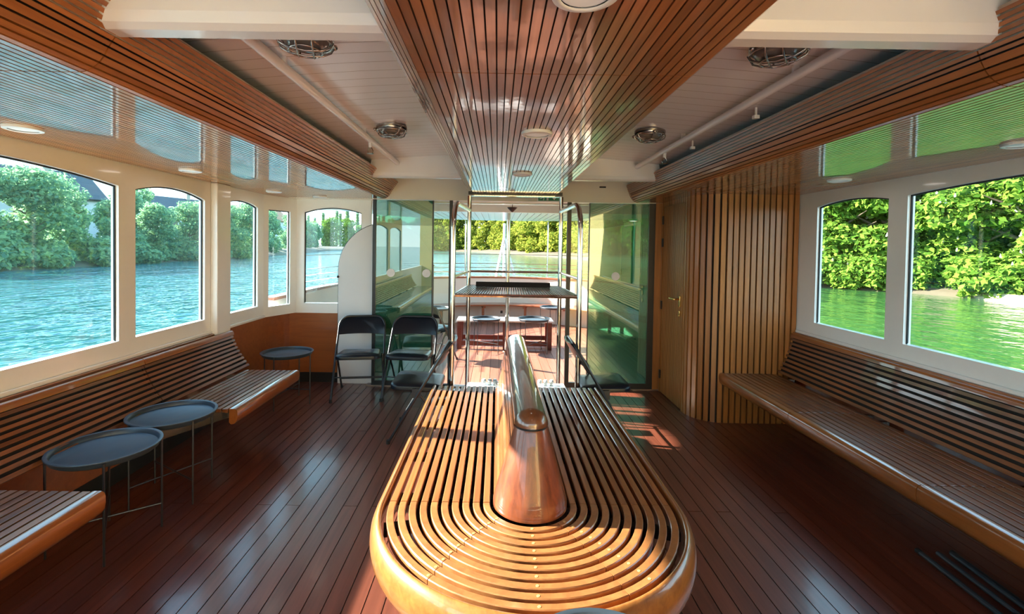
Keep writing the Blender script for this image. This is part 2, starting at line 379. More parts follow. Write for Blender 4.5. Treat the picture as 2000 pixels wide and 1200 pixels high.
# ------------------------------------------------------------------ ceiling
def zc(x): return 2.375-.04*(x-.15)**2
mb = MB()
y = YB; xs = [-1.42+3.12*i/12 for i in range(13)]
while y < YD:
    for a, b_ in zip(xs, xs[1:]):
        mb.add([(a,y+.0015,zc(a)),(b_,y+.0015,zc(b_)),(b_,y+.0985,zc(b_)),(a,y+.0985,zc(a))], [(0,1,2,3)])
    y += .1
mb.m = 1
for a, b_ in zip(xs, xs[1:]): mb.add([(a,YB,zc(a)+.004),(b_,YB,zc(b_)+.004),(b_,YD+.1,zc(b_)+.004),(a,YD+.1,zc(a)+.004)], [(0,1,2,3)])
struct('ceiling', mb, [M['ceil'], plain('ceiling_seam', (.36,.29,.24), .6)], angle=20)
mb = MB().box(XL-.2, XR+.2, YB-.05, YD+.25, 2.46, 2.56); mb.box(XL-.1, XR+.1, YB-.05, YB-.002, 2.05, 2.46); struct('ceiling_roof', mb, M['hull'], angle=0)
# beams
def beam(name, y0, y1):
    # rounded lower edge, ends cut to the fascia slope
    prof = [(y0,2.42),(y0,2.20),(y0+.012,2.172),(y0+.035,2.16),(y1-.012,2.16),(y1,2.172),(y1,2.42)]
    mb = MB(); k = len(prof); vs = []
    for s in (0, 1):
        for (yy, z) in prof:
            x = (-1.155+(2.16-z)*-.0) if s == 0 else 1.445
            sl = (z-2.16)*.9
            vs.append((x+sl*.25-.02 if s == 0 else x-sl*.25+.02, yy, z))
    mb.add(vs, [tuple(range(k))[::-1], tuple(range(k, 2*k))] + [(i, (i+1) % k, k+(i+1) % k, k+i) for i in range(k)])
    return struct(name, mb, M['ceil'], angle=22)
beam('trim_4', 1.345, 1.445); beam('trim_5', 4.255, 4.35)
# soffits: flat slatted underside, rounded lower corner and sloping slatted fascia
def soffit(side, y0, y1, name, flatslats=True):
    s = 1 if side == 'L' else -1
    xw, xb, xt = (XL, -1.25, -1.09) if side == 'L' else (XR, 1.51, 1.385)
    mb = MB(); w = abs(xb-xw); n = int(w/.0285); pit = w/n
    for i in range(n):
        a = xw+s*(pit*i+.0035); b_ = xw+s*(pit*(i+1)-.0035)
        mb.box(min(a,b_), max(a,b_), y0, y1, ZS, ZS+.02)
    # rounded corner + slope path in XZ
    cor = []
    p0, p1, p2 = Vector((xb, ZS)), Vector((xb+s*.055, ZS+.004)), Vector((xb+s*.085, ZS+.075))
    for i in range(1, 6):
        q = i/5; cor.append(p0*(1-q)**2+p1*2*q*(1-q)+p2*q*q)
    pts = [p0]+cor
    end = Vector((xt, 2.235)); st = pts[-1]; nn = 7
    for i in range(1, nn+1): pts.append(st+(end-st)*i/nn)
    for i, (a, b_) in enumerate(zip(pts, pts[1:])):
        dd = (b_-a); g = .003/dd.length; a2, b2 = a+dd*g, b_-dd*g
        nrm = Vector((-dd.y, dd.x)).normalized()*(.014 if side == 'L' else -.014)
        q = [a2, b2, b2+nrm, a2+nrm]
        mb.m = 2; mb.prism([(v.x, v.y) for v in q], lambda u, z, d: (u, d, z), y0, y1)
    mb.m = 1
    mb.box(min(xw,xb), max(xw,xb), y0, y1, ZS+.012, ZS+.03)
    back = pts+[end+Vector((-s*.03, .01)), Vector((xb-s*.06, 2.24)), Vector((xb-s*.06, ZS+.03))]
    bk = [(v.x-s*.010, v.y+.010) for v in back[:len(pts)]] + [(v.x, v.y) for v in back[len(pts):]]
    mb.prism(bk, lambda u, z, d: (u, d, z), y0+.001, y1-.001)
    mb.m = 3; off = Vector((-s*.0085, .0085))
    for a, b_ in zip(pts[6:], pts[7:]):
        a, b_ = a+off, b_+off; mb.prism([(a.x,a.y),(b_.x,b_.y),(b_.x-s*.003,b_.y+.003),(a.x-s*.003,a.y+.003)], lambda u, z, d: (u, d, z), y0+.001, y1-.001)
    return struct(name, mb, [M['soffit'], M['groove'], M['fascia'], M['inlay']], angle=0)
soffit('L', YB, 1.418, 'trim_6'); soffit('L', 1.423, 4.33, 'trim_7'); soffit('L', 4.334, YD, 'trim_8')
soffit('R', YB, 1.418, 'trim_9'); soffit('R', 1.423, 4.33, 'trim_10'); soffit('R', 4.334, YD, 'trim_11')
# middle ceiling panel
def midpanel(y0, y1, name):
    mb = MB(); z = 2.08; x0, x1 = -.255, .585; n = 31; pit = (x1-x0)/n
    for i in range(n): mb.box(x0+pit*i+.0022, x0+pit*(i+1)-.0022, y0, y1, z, z+.02)
    for s, xb, xe in ((-1, x0, -.345), (1, x1, .68)):
        a, b_ = Vector((xb, z+.004)), Vector((xe, z+.085))
        for i in range(4):
            p, q = a+(b_-a)*(i/4+.02), a+(b_-a)*((i+1)/4-.02); nn = Vector((0,.018))
            mb.prism([(p.x,p.y),(q.x,q.y),(q.x,q.y+.018),(p.x,p.y+.018)], lambda u, w, d: (u, d, w), y0, y1)
    mb.m = 1
    mb.prism([(x0,z+.012),(x1,z+.012),(.675,z+.095),(.675,2.34),(-.34,2.34),(-.34,z+.095)], lambda u, w, d: (u, d, w), y0+.001, y1-.001)
    return struct(name, mb, [M['panel'], M['groove']], angle=0)
midpanel(YB, 1.458, 'trim_12'); midpanel(1.463, 4.74, 'trim_13')
mb = MB().box(-.30, .64, 4.741, 4.80, 2.064, 2.10); mb.m = 1; mb.box(-.30, .64, 4.741, 4.80, 2.054, 2.064)
struct('trim_14', mb, [M['black'], M['steel']], angle=0)

# header above the door and its wall
mb = MB().box(-2.3, 1.85, YD-.02, YD+.16, 2.045, 2.46); struct('wall_back', mb, M['cream'], bevel=.004)

# ------------------------------------------------------------------ slatted locker wall with door on the right
XC, RC, YF = 1.80, .25, 4.23
def lockpath(s):
    """arc length from the door plane forward, around the corner, then to the window wall -> point, outward normal"""
    L1 = YD-(YF+RC)
    if s <= L1: return Vector((XC, YD-s, 0)), Vector((-1,0,0))
    s2 = s-L1; La = RC*PI/2
    if s2 <= La:
        a = s2/RC; n = Vector((-math.cos(a), -math.sin(a), 0)); return Vector((XC+RC, YF+RC, 0))+n*RC, n
    return Vector((XC+RC+(s2-La), YF, 0)), Vector((0,-1,0))
L1 = YD-(YF+RC); LT = L1+RC*PI/2+(XR-XC-RC)
def slats(mb, s0, s1, z0, z1, pitch=.0545, w=.039):
    n = max(1, round((s1-s0)/pitch)); pit = (s1-s0)/n
    for i in range(n):
        p, nn = lockpath(s0+pit*(i+.5)); tt = Vector((-nn.y, nn.x, 0))
        mb.obox(p+nn*.006+Vector((0,0,(z0+z1)/2)), tt*w/2, nn*.012, Vector((0,0,(z1-z0)/2)))
DS0, DS1 = .07, .655
mb = MB(); slats(mb, 0, DS0, 0, 2.05); slats(mb, DS0, DS1, 2.005, 2.05); slats(mb, DS1, LT, 0, 2.05)
mb.m = 1
N_ = 40; bp = [lockpath(LT*i/N_)[0]-lockpath(LT*i/N_)[1]*.002 for i in range(N_+1)]
mb.prism([(p.x, p.y) for p in bp]+[(XR, YD)], lambda u, w, d: (u, w, d), 0, 2.05)
struct('wall_locker', mb, [M['vslat'], M['groove']], angle=0)
mb = MB(); slats(mb, DS0+.004, DS1-.004, .01, 2.0, .036, .027)
mb.m = 1; mb.box(XC-.008, XC-.003, YD-DS1+.003, YD-DS0-.003, .01, 2.0)
door = struct('door_2', mb, [M['vslat'], M['groove']], angle=0)
hb = MB(); hb.box(XC-.03, XC-.018, 4.575, 4.61, .99, 1.10); hb.build('handle_plate', M['brass'], door, bevel=.003)
hb = MB(); hb.tube([(XC-.02,4.595,1.065),(XC-.07,4.595,1.065),(XC-.075,4.605,1.065),(XC-.075,4.73,1.062)], .009); hb.build('door_handle', M['brass'], door)
hb = MB(); hb.box(XC-.03, XC-.018, 4.58, 4.605, .90, .955); hb.build('lock_plate', M['brass'], door, bevel=.003)
for z in (.2, .95, 1.62, 1.86): MB().box(XC-.032, XC-.02, 5.085, 5.115, z-.045, z+.045).build('hinge', M['black'], door)

# ------------------------------------------------------------------ sliding glass doors
def gpanel(name, x0, x1, mat, dots, frame):
    o = MB().box(x0, x1, YD, YD+.012, .06, 2.04).build(name, mat, angle=0); o['kind'] = 'structure'
    for (a, b_, z0, z1) in frame: MB().box(a, b_, YD-.012, YD+.024, z0, z1).build('door_frame', M['black'], o)
    for x in dots:
        MB().lathe([(0,0),(.044,0),(.044,.003),(0,.003)], n=24).mesh  # profile reused below
        c = MB(); c.lathe([(.0005,-.002),(.045,-.002),(.045,.002),(.0005,.002)], n=28)
        c.v = [(x+p[0], YD-.004+p[2], 1.245+p[1]) for p in c.v]; c.build('warning_dot', M['signw'], o)
    return o
gpanel('door_3', -1.33, -.715, M['gdoor'], [-1.165, -.775], [(-1.365,-1.33,0,2.045), (-1.33,-.70,0,.06), (-.715,-.703,.06,2.04)])
gpanel('door_4', -.703, -.53, M['gclear'], [], [(-.53,-.495,0,2.045), (-.703,-.53,0,.03)])
gpanel('door_5', .80, 1.0, M['gclear'], [], [(.755,.80,0,2.045), (.80,1.0,0,.07)])
gpanel('door_6', 1.0, 1.65, M['gdoor'], [1.295], [(1.65,1.715,0,2.045), (1.0,1.65,0,.07), (.995,1.003,.07,2.04)])
struct('trim_15', MB().box(-1.42, 1.80, YD-.03, YD+.06, .0, .012), plain('door_track', (.30,.22,.18), .35, metal=.6))
struct('trim_16', MB().box(1.715, 1.80, YD-.02, YD+.10, 0, 2.05), M['vslat'])
# arched white board standing behind the left glass
mb = MB(); ax, aw, az = -1.235, .525, 1.265
out = [(ax-aw, 0)] + [(ax-aw*math.cos(PI*i/40), az+aw*math.sin(PI*i/40)) for i in range(41)] + [(ax+aw, 0)]
mb.prism(out, lambda u, w, d: (u, d, w), YD+.055, YD+.085)
ab = tag(mb.build('arched_panel', plain('white_arched_board', (.72,.74,.76), .4, noise=.03), bevel=.003), 'tall white round-topped board standing behind the left glass door', 'panel')
mb = MB(); inn = [(ax+(u-ax)*1.0, w) for u, w in out]
rim = [(ax-aw*math.cos(PI*i/40), YD+.05, az+aw*math.sin(PI*i/40)) for i in range(41)]
MB().tube([(ax-aw,YD+.07,.01)]+[(p[0],YD+.07,p[2]) for p in rim]+[(ax+aw,YD+.07,.01)], .008, 6).build('edge_trim', M['black'], ab)
for sx, z in ((-1,1.19),(1,1.33)): MB().ball((ax+sx*(aw-.0), YD+.05, z), .014).build('catch', M['black'], ab)

# ------------------------------------------------------------------ middle bench
bench = thing('slatted_bench', 'round-nosed slatted island bench with a wedge-shaped backrest in the middle of the floor', 'bench', (CX, 2.01, 0))
CY, YE = 2.01, 3.70
def upath(r, part, n=14):
    if part == 'l': return [(CX-r, YE, 0), (CX-r, CY+.003, 0)]
    if part == 'r': return [(CX+r, CY+.003, 0), (CX+r, YE, 0)]
    a0, a1 = part; return [(CX-r*math.cos(a0+(a1-a0)*i/n), CY-r*math.sin(a0+(a1-a0)*i/n), 0) for i in range(n+1)]
mb = MB(); mc = MB()
for k in range(10):
    r = .5855-.0445*k; h = .0145; b_ = .003
    prof = [(-h,.418),(h,.418),(h,.45-b_),(h-b_,.45),(-h+b_,.45),(-h,.45-b_)]
    mb.sweep(upath(r, 'l'), prof); mb.sweep(upath(r, 'r'), prof)
    j = [0, R(52-k*1.2), R(118+k*.8), PI]; g = .0012/r
    for a, c in zip(j, j[1:]): mc.sweep(upath(r, (a+g, c-g)), prof)
mb.build('straight_slats', M['slat'], bench, world=True, angle=30)
mc.build('curved_slats', M['curve'], bench, world=True, angle=30)
PLUG = plain('pale_wood_plug', (.62,.34,.12), .4)
for k in range(10):
    r = .5855-.0445*k
    for dg in (51-k*1.2, 89, 129+k*.6):
        a = R(dg); c_ = (CX-r*math.cos(a), CY-r*math.sin(a), .4499)
        MB().lathe([(.0,.0012),(.0055,.0012),(.006,0)], c_, 10).build('wood_plug', PLUG, bench, world=True)
np_ = [(o-.07, z) for o, z in [(.690,.400),(.690,.450),(.697,.456),(.705,.455),(.720,.440),(.731,.412),(.735,.38),(.731,.345),(.718,.315),(.700,.296),(.685,.292),(.685,.30)]]
full = lambda r: upath(r, 'l')[:1] + [(CX-r, y, 0) for y in (3.2,2.7,2.3)] + upath(r, (0, PI), 48) + [(CX+r, y, 0) for y in (2.3,2.7,3.2)] + upath(r, 'r')[1:]
mb = MB(); mb.sweep(full(.63), [(-(o-.63), z) for o, z in np_])
# the path runs port -> bow -> starboard, so outward is to its right
mb.v = []; mb.f = []; mb.mi = []; mb.sweep(full(.63), [((o-.63), z) for o, z in np_]); mb.build('nosing', M['nosing'], bench, world=True, angle=50)
mb = MB()
for a in [R(q) for q in (12,40,68,90,112,140,168)]:
    dx, dy = -math.cos(a), -math.sin(a)
    mb.bar((CX+dx*.16, CY+dy*.16, .40), (CX+dx*.61, CY+dy*.61, .40), .045, .035)
for yy in (2.12, 2.55, 3.0, 3.45, 3.66): mb.box(CX-.61, CX+.61, yy-.022, yy+.022, .383, .417)
mb.build('cross_bearers', M['groove'], bench, world=True)
mb = MB(); mb.sweep(full(.49), [(0,0),(.02,0),(.02,.39),(0,.39)]); mb.box(CX-.49, CX+.49, YE-.02, YE, 0, .39)
mb.build('plinth', wood('dark_plinth_wood', (.06,.02,.012), (.10,.035,.02), 'Z'), bench, world=True)
br = MB(); br.lathe([(.158,.0),(.157,.03),(.146,.07),(.075,.325),(.071,.335),(.0,.336)], (CX, CY, .452), 40, PI, 2*PI)
back = br.build('backrest_end', M['cone'], bench, world=True, angle=60)
mb = MB()
for s in (-1, 1):
    for i in range(6):
        q0, q1 = i/6+.02, (i+1)/6-.02
        a = Vector((CX+s*(.157-.084*q0), .455+.325*q0)); b_ = Vector((CX+s*(.157-.084*q1), .455+.325*q1))
        mb.prism([(a.x,a.y),(b_.x,b_.y),(b_.x-s*.02,b_.y),(a.x-s*.02,a.y)], lambda u, w, d: (u, d, w), CY+.004, YE)
mb.m = 1; mb.prism([(CX-.148,.40),(CX+.148,.40),(CX+.062,.78),(CX-.062,.78)], lambda u, w, d: (u, d, w), CY+.002, YE-.004)
mb.build('backrest_slats', [M['slat'], M['groove']], bench, world=True, angle=0)
MB().sweep([(CX-.066*math.cos(a), CY-.066*math.sin(a), 0) for a in [PI*i/24 for i in range(25)]] , [(-.05,.785),(.0,.785),(.0,.797),(-.05,.797)]).build('backrest_ring', M['black'], bench, world=True)
mb = MB(); prof = [(.066*math.sin(a)*1.05, .797+.052*math.cos(a)**.8 if math.cos(a) > 0 else .797) for a in [R(-90+180*i/12) for i in range(13)]]
capsec = [(.073*math.sin(R(a)), .797+.066*math.cos(R(a))) for a in range(-90, 91, 10)]
mb.sweep([(CX, YE, 0), (CX, CY, 0)], capsec)
halfprof = [(.073*math.sin(R(a)), .797+.066*math.cos(R(a))) for a in range(90, -1, -10)]
mb.lathe(halfprof, (CX, CY, 0), 32, PI, 2*PI)
mb.build('backrest_cap', M['cap'], bench, world=True, angle=60)

# ------------------------------------------------------------------ steel guard frame behind the bench
gd = thing('guard_frame', 'polished steel tube guard frame with a grated shelf behind the island bench', 'frame', (.15, 4.25, 0))
PN, PF = [(-.355,3.79),(.66,3.79)], [(-.285,4.72),(.625,4.72)]
for (x, y), (fx, fy) in zip(PN, PF):
    pts = [(x,y,0),(x,y,1.70)]
    dv = Vector((fx-x, fy-y, 0)).normalized()
    for i in range(1, 9):
        a = PI/2*i/8; pts.append((x+dv.x*.2*(1-math.cos(a)), y+dv.y*.2*(1-math.cos(a)), 1.70+.21*math.sin(a)))
    pts.append((fx, fy, 1.91))
    MB().tube(pts, .021, 14).build('handrail', M['steel'], gd, world=True, angle=60)
    MB().tube([(fx,fy,0),(fx,fy,2.05)], .021, 14).build('post', M['steel'], gd, world=True, angle=60)
    MB().tube([(x,y,1.30),(fx,fy,1.30)], .012, 10).build('side_rail', M['steel'], gd, world=True)
    for (px, py) in ((x,y),(fx,fy)): MB().lathe([(0,0),(.045,0),(.045,.008),(.024,.014),(0,.014)], (px,py,0), 20).build('foot_flange', M['steel'], gd, world=True)
MB().tube([(*PF[0],1.30),(*PF[1],1.30)], .012, 10).build('back_rail', M['steel'], gd, world=True)
mb = MB(); n = 46
for i in range(n):
    q = (i+.5)/n; a = Vector((PN[0][0]+(PN[1][0]-PN[0][0])*q, PN[0][1], 1.155)); b_ = Vector((PF[0][0]+(PF[1][0]-PF[0][0])*q, PF[0][1], 1.155))
    mb.bar(a, b_, .010, .02)
shelf = mb.build('shelf_grating', M['grate'], gd, world=True, angle=0)
mb = MB(); c4 = [(*PN[0],1.155),(*PN[1],1.155),(*PF[1],1.155),(*PF[0],1.155)]
for a, b_ in zip(c4, c4[1:]+c4[:1]): mb.tube([a, b_], .013, 8)
mb.build('shelf_rim', M['steel'], gd, world=True)
mb = MB(); mb.box(-.20, .50, 4.45, 4.50, 1.168, 1.215); mb.build('shelf_upstand', M['groove'], gd, world=True, bevel=.004)
for x0, x1, xs in ((-.245, .02, (-.10,-.05,-.005)), (.36, .60, (.38,.43,.48))):
    bp_ = MB().box(x0, x1, 4.0, 4.12, .0, .36).build('base_plate', M['white'], gd, world=True, bevel=.006)
    for xk in xs: MB().lathe([(0,0),(.014,0),(.014,.018),(.02,.022),(.02,.04),(.012,.05),(0,.05)], (xk, 4.05, .36), 14).build('knob', M['white'], bp_, world=True)

# ------------------------------------------------------------------ side benches
def side_bench(side):
    s = 1 if side == 'L' else -1
    if side == 'L':
        xf, xb, xt, zt = -1.70, -2.17, -2.33, .765
        t_ = thing('wall_bench', 'long slatted wooden bench with a gap in its seat under the left windows', 'bench', (-2.1, 2, 0))
        seats = [(-2.5, 2.05), (3.10, 4.08)]; backs = [(-2.5, 3.11), (3.118, 4.17)]
    else:
        xf, xb, xt, zt = 2.0, 2.51, 2.635, .815
        t_ = thing('wall_bench', 'long slatted wooden bench running from the locker wall under the right windows', 'bench', (2.4, 2, 0))
        seats = [(-2.5, 1.2), (1.205, 2.215), (2.22, 3.205), (3.21, 4.215)]; backs = [(-2.5, 1.2), (1.207, 2.21), (2.217, 4.215)]
    for (y0, y1) in seats:
        mb = MB(); n = 9; w = abs(xb-xf)-.06; pit = w/n
        for i in range(n):
            c = xb+s*(pit*(i+.5)); mb.box(c-pit*.5+.005, c+pit*.5-.005, y0, y1, .425, .45)
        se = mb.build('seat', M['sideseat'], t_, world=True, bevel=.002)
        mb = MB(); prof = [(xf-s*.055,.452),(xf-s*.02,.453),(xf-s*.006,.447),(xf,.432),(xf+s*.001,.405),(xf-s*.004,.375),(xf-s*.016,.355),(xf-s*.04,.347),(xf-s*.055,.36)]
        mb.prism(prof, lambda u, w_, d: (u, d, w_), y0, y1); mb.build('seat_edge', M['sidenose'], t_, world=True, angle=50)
        k = max(2, int((y1-y0)/.9)+1)
        for i in range(k):
            mb = MB()
            yy = y0+.06+(y1-y0-.12)*i/(k-1)
            mb.prism([(xb-s*.12,.42),(xf-s*.07,.42),(xf-s*.07,.38),(xb-s*.12,.20)], lambda u, w_, d: (u, d, w_), yy-.012, yy+.012)
            mb.build('seat_bracket', M['dull'], t_, world=True)
    for (y0, y1) in backs:
        mb = MB(); n = 9; a, b_ = Vector((xb-s*.005, .462)), Vector((xt, zt-.03))
        for i in range(n):
            # gentle S-curve of the back
            def pt(q): return a+(b_-a)*q+Vector((-s*.018*math.sin(PI*q), 0))
            p, q = pt(i/n+.020), pt((i+1)/n-.030)
            nn = Vector((-(q-p).y, (q-p).x)).normalized()*(.015*s)
            mb.prism([(p.x,p.y),(q.x,q.y),(q.x+nn.x,q.y+nn.y),(p.x+nn.x,p.y+nn.y)], lambda u, w_, d: (u, d, w_), y0, y1)
        mb.m = 1
        bk = [pt(i/12) for i in range(13)]
        mb.prism([(v.x-s*.020, v.y) for v in bk]+[(v.x-s*.03, v.y) for v in bk[::-1]], lambda u, w_, d: (u, d, w_), y0+.002, y1-.002)
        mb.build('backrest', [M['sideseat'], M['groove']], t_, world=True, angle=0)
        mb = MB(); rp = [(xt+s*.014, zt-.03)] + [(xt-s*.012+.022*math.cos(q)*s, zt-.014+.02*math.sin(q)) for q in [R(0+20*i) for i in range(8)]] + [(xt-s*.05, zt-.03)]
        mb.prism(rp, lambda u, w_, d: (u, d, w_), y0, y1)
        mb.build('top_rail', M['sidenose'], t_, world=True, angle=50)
    return t_
side_bench('L'); side_bench('R')
# thin wooden ledges between bench backs and window walls
struct('trim_17', MB().box(XL+.002, -2.385, YB, 4.17, .755, .775), M['sidenose'], bevel=.004)
struct('trim_18', MB().box(2.648, XR-.001, YB, 4.22, .81, .83), M['sidenose'], bevel=.004)

# ------------------------------------------------------------------ tray tables
def tray_table(r, h, label, loc, rz, group):
    t_ = thing('tray_table', label, 'table', loc, rz, group)
    MB().lathe([(0,h-.027),(r-.026,h-.027),(r-.022,h-.025),(r-.017,h-.002),(r-.014,h),(r,h),(r+.002,h-.004),(r-.002,h-.007),(r-.011,h-.008),(r-.015,h-.03),(r-.022,h-.035),(0,h-.035)], n=64).build('tray', M['tray'], t_, angle=50)
    for i in range(4):
        a = PI/4+i*PI/2; x, y = (r-.007)*math.cos(a), (r-.007)*math.sin(a)
        MB().tube([(x,y,0),(x,y,h-.012)], .0055, 8).build('leg', M['tubeblk'], t_)
    for i in range(2):
        a = PI/4+i*PI/2; x, y = (r-.007)*math.cos(a), (r-.007)*math.sin(a)
        z = .13+i*.012
        MB().tube([(-x,-y,z),(x,y,z)], .005, 8).build('cross_brace', M['tubeblk'], t_)
    return t_
tt = tray_table(.238, .505, 'round black tray table, nearer one of the pair in the left bench gap', (-1.985, 2.40, 0), R(-8), None)
dup(tt, (-1.975, 2.882, 0), R(14), 'round black tray table, further one of the pair in the left bench gap')
dup(tt, (-2.02, 4.56, 0), R(40), 'round black tray table in the corner at the far end of the left bench')
dup(tt, (.285, 1.115, 0), R(0), 'dark tray table whose rim just shows in front of the island bench nose')
dup(tt, (-.15, 6.92, 0), R(12), 'thin-legged tray table on the deck in front of the left half of the red bench', scale=(.92,.92,1))
dup(tt, (.55, 6.96, 0), R(10), 'thin-legged tray table on the deck in front of the right half of the red bench')
dup(tt, (1.0, 8.35, 0), R(25), 'thin-legged tray table on the deck behind the red bench')
dup(tt, (-1.0, 8.0, 0), R(30), 'tray table on the deck seen through the narrow clear pane left of the doorway')

# ------------------------------------------------------------------ folding chairs
def folding_chair(label, loc, rz, group=None):
    t_ = thing('folding_chair', label, 'chair', loc, rz, group)
    yf, yb, zt, w = -.235, .235, .79, .245
    def fp(q, x): return Vector((x, yf+(yb-yf)*q, zt*q))     # along the front frame
    pts = [fp(0,-w), fp(.5,-w*.99), fp(.86,-w*.96)]
    for i in range(1, 7):
        a = PI/2*i/6; pts.append(fp(.86+.13*math.sin(a), -w*.96+.10*(1-math.cos(a))))
    pts += [Vector((-p.x, p.y, p.z)) for p in pts[::-1]]
    MB().tube(pts, .0115, 10).build('front_frame', M['tubeblk'], t_, angle=60)
    rp = [(-w+.022,.30,0),(-w+.022,-.035,.43)]
    MB().tube([(-w+.022,.285,0),(-w+.022,-.02,.425)], .010, 10).build('rear_leg', M['tubeblk'], t_)
    MB().tube([(w-.022,.285,0),(w-.022,-.02,.425)], .010, 10).build('rear_leg', M['tubeblk'], t_)
    def rl(z): return .285-.305*z/.425
    MB().tube([(-w+.02,rl(.12),.12),(w-.02,rl(.12),.12)], .007, 8).build('crossbar', M['tubeblk'], t_)
    p = fp(.27, w); MB().tube([(-w,p.y,p.z),(w,p.y,p.z)], .007, 8).build('crossbar', M['tubeblk'], t_)
    # padded seat, rounded in plan
    seat = MB(); prof = []
    def outline(sx, y0, y1, rf, rb):
        o = []
        for cx_, cy_, rr, a0 in ((sx-rf,y0+rf,rf,-90),(sx*.9-rb,y1-rb,rb,0),(-sx*.9+rb,y1-rb,rb,90),(-sx+rf,y0+rf,rf,180)):
            for i in range(7):
                a = R(a0+15*i); o.append((cx_+rr*math.cos(a), cy_+rr*math.sin(a)))
        return o
    o1 = outline(.218,-.235,.165,.07,.04)
    cxs, cys = 0, -.035
    def ring(sc, z): return [(cxs+(x-cxs)*sc, cys+(y-cys)*sc, z+(-.01)*(y-cys)/.2) for x, y in o1]
    rings = [ring(.97,.405), ring(1,.41), ring(1,.432), ring(.985,.442), ring(.93,.452), ring(.6,.457), ring(.15,.458)]
    k = len(o1); vs = [p for r_ in rings for p in r_]; fs = [tuple(range(k))[::-1], tuple((len(rings)-1)*k+i for i in range(k))]
    for j in range(len(rings)-1):
        for i in range(k): fs.append((j*k+i, j*k+(i+1) % k, (j+1)*k+(i+1) % k, (j+1)*k+i))
    seat.add(vs, fs); seat.build('seat', M['vinyl'], t_, angle=50)
    # curved padded backrest
    bk = MB(); nx, nz = 14, 8; front = []; backs = []
    for j in range(nz+1):
        q = .765+.235*j/nz
        for i in range(nx+1):
            u = -1+2*i/nx; hw = w*.96
            qq = q
            x = u*hw
            top = 1.0-.055*max(0, abs(u)-.72)/.28 - .075*max(0, (abs(u)-.8)/.2)**2
            bot = .765+.018*(1-u*u)
            qq = bot+(top-bot)*j/nz
            base = fp(qq, x)
            bow = .035*(1-u*u); puff = .010*math.sin(PI*j/nz)
            front.append((x, base.y+bow-.012-puff, base.z-.3*bow)); backs.append((x, base.y+bow+.008, base.z-.3*bow))
    vs = front+backs; K = len(front); W1 = nx+1; fs = []
    for j in range(nz):
        for i in range(nx):
            a = j*W1+i; fs.append((a,a+1,a+1+W1,a+W1)); fs.append((K+a,K+a+W1,K+a+1+W1,K+a+1))
    for i in range(nx): fs.append((i,K+i,K+i+1,i+1)); a = nz*W1+i; fs.append((a,a+1,K+a+1,K+a))
    for j in range(nz): a = j*W1; fs.append((a,a+W1,K+a+W1,K+a)); a = j*W1+nx; fs.append((a,K+a,K+a+W1,a+W1))
    bk.add(vs, fs); bk.build('backrest', M['vinyl'], t_, angle=60)
    for sx in (-1, 1):
        MB().lathe([(0,0),(.015,0),(.014,.03),(0,.031)], (sx*w,yf+.006,0), 12).build('foot_cap', M['rubber'], t_)
        MB().lathe([(0,0),(.013,0),(.013,.025),(0,.026)], (sx*(w-.022),.283,0), 12).build('foot_cap', M['rubber'], t_)
        MB().box(sx*(w-.012)-.004, sx*(w-.012)+.004, -.05, .02, .36, .43).build('hinge_plate', M['tubeblk'], t_)
    return t_
fc0 = folding_chair('black folding chair in front of the white arched board', (-1.40, 4.85, 0), R(9))
dup(fc0, (-.875, 4.865, 0), R(-3), 'black folding chair in front of the left green glass door')
dup(fc0, (-.60, 3.90, 0), R(-90), 'black folding chair facing left beside the far end of the island bench')
dup(fc0, (.85, 3.93, 0), R(90), 'black folding chair facing right beside the far end of the island bench')
dup(fc0, (-.86, 6.35, 0), R(150), 'folding chair out on the deck seen through the clear pane left of the doorway')
# folded chairs lying on the floor at lower right: only their legs show
def folded(label, loc, rz, grp=None):
    t_ = thing('folded_chair', label, 'chair', loc, rz, grp)
    for sx in (-.02, .145): MB().tube([(sx,.45,.02),(sx+.012,-.50,.028)], .0125, 10).build('leg', M['tray'], t_)
    for sx in (.035, .10): MB().tube([(sx,.40,.045),(sx+.006,-.40,.045)], .011, 10).build('rear_leg', M['tray'], t_)
    for sx in (-.02, .145): MB().tube([(sx,.455,.02),(sx,.43,.02)], .014, 10).build('foot_cap', M['rubber'], t_)
    MB().box(0, .13, -.30, .0, .03, .055).build('seat', M['vinyl'], t_, bevel=.01)
    return t_
folded('folded black chair lying on the floor under the front edge of the right bench', (2.165, 1.95, 0), R(-5))

# ------------------------------------------------------------------ ceiling fittings
def cage_lamp(label, loc, rz):
    t_ = thing('cage_lamp', label, 'lamp', loc, rz)
    MB().lathe([(0,0),(.10,0),(.102,-.016),(.098,-.026),(.088,-.03),(0,-.03)], n=32).build('base', M['dull'], t_)
    MB().lathe([(.084,-.03),(.08,-.042),(.06,-.056),(.03,-.064),(0,-.066)], n=32).build('lens', M['lens'], t_, angle=60)
    mb = MB(); mb.tube([(.098*math.cos(2*PI*i/28), .098*math.sin(2*PI*i/28), -.036) for i in range(28)], .005, 8, closed=True)
    mb.tube([(.06*math.cos(2*PI*i/24), .06*math.sin(2*PI*i/24), -.068) for i in range(24)], .004, 8, closed=True)
    for k in range(4):
        for o in (-.028, .028):
            a = k*PI/2; p = [(.099,o,-.035),(.09,o,-.053),(.06,o,-.068),(0,o,-.075)]
            if k < 2: p = p + [(-.06,o,-.068),(-.09,o,-.053),(-.099,o,-.035)]
            else: continue
            mb.tube([(x*math.cos(a)-y*math.sin(a), x*math.sin(a)+y*math.cos(a), z) for x, y, z in p], .004, 8)
    mb.build('guard_cage', M['dull'], t_, angle=60)
    for k in range(3):
        a = 2*PI*k/3+.3; MB().ball((.108*math.cos(a), .108*math.sin(a), -.028), .011).build('thumb_screw', M['dull'], t_)
    return t_
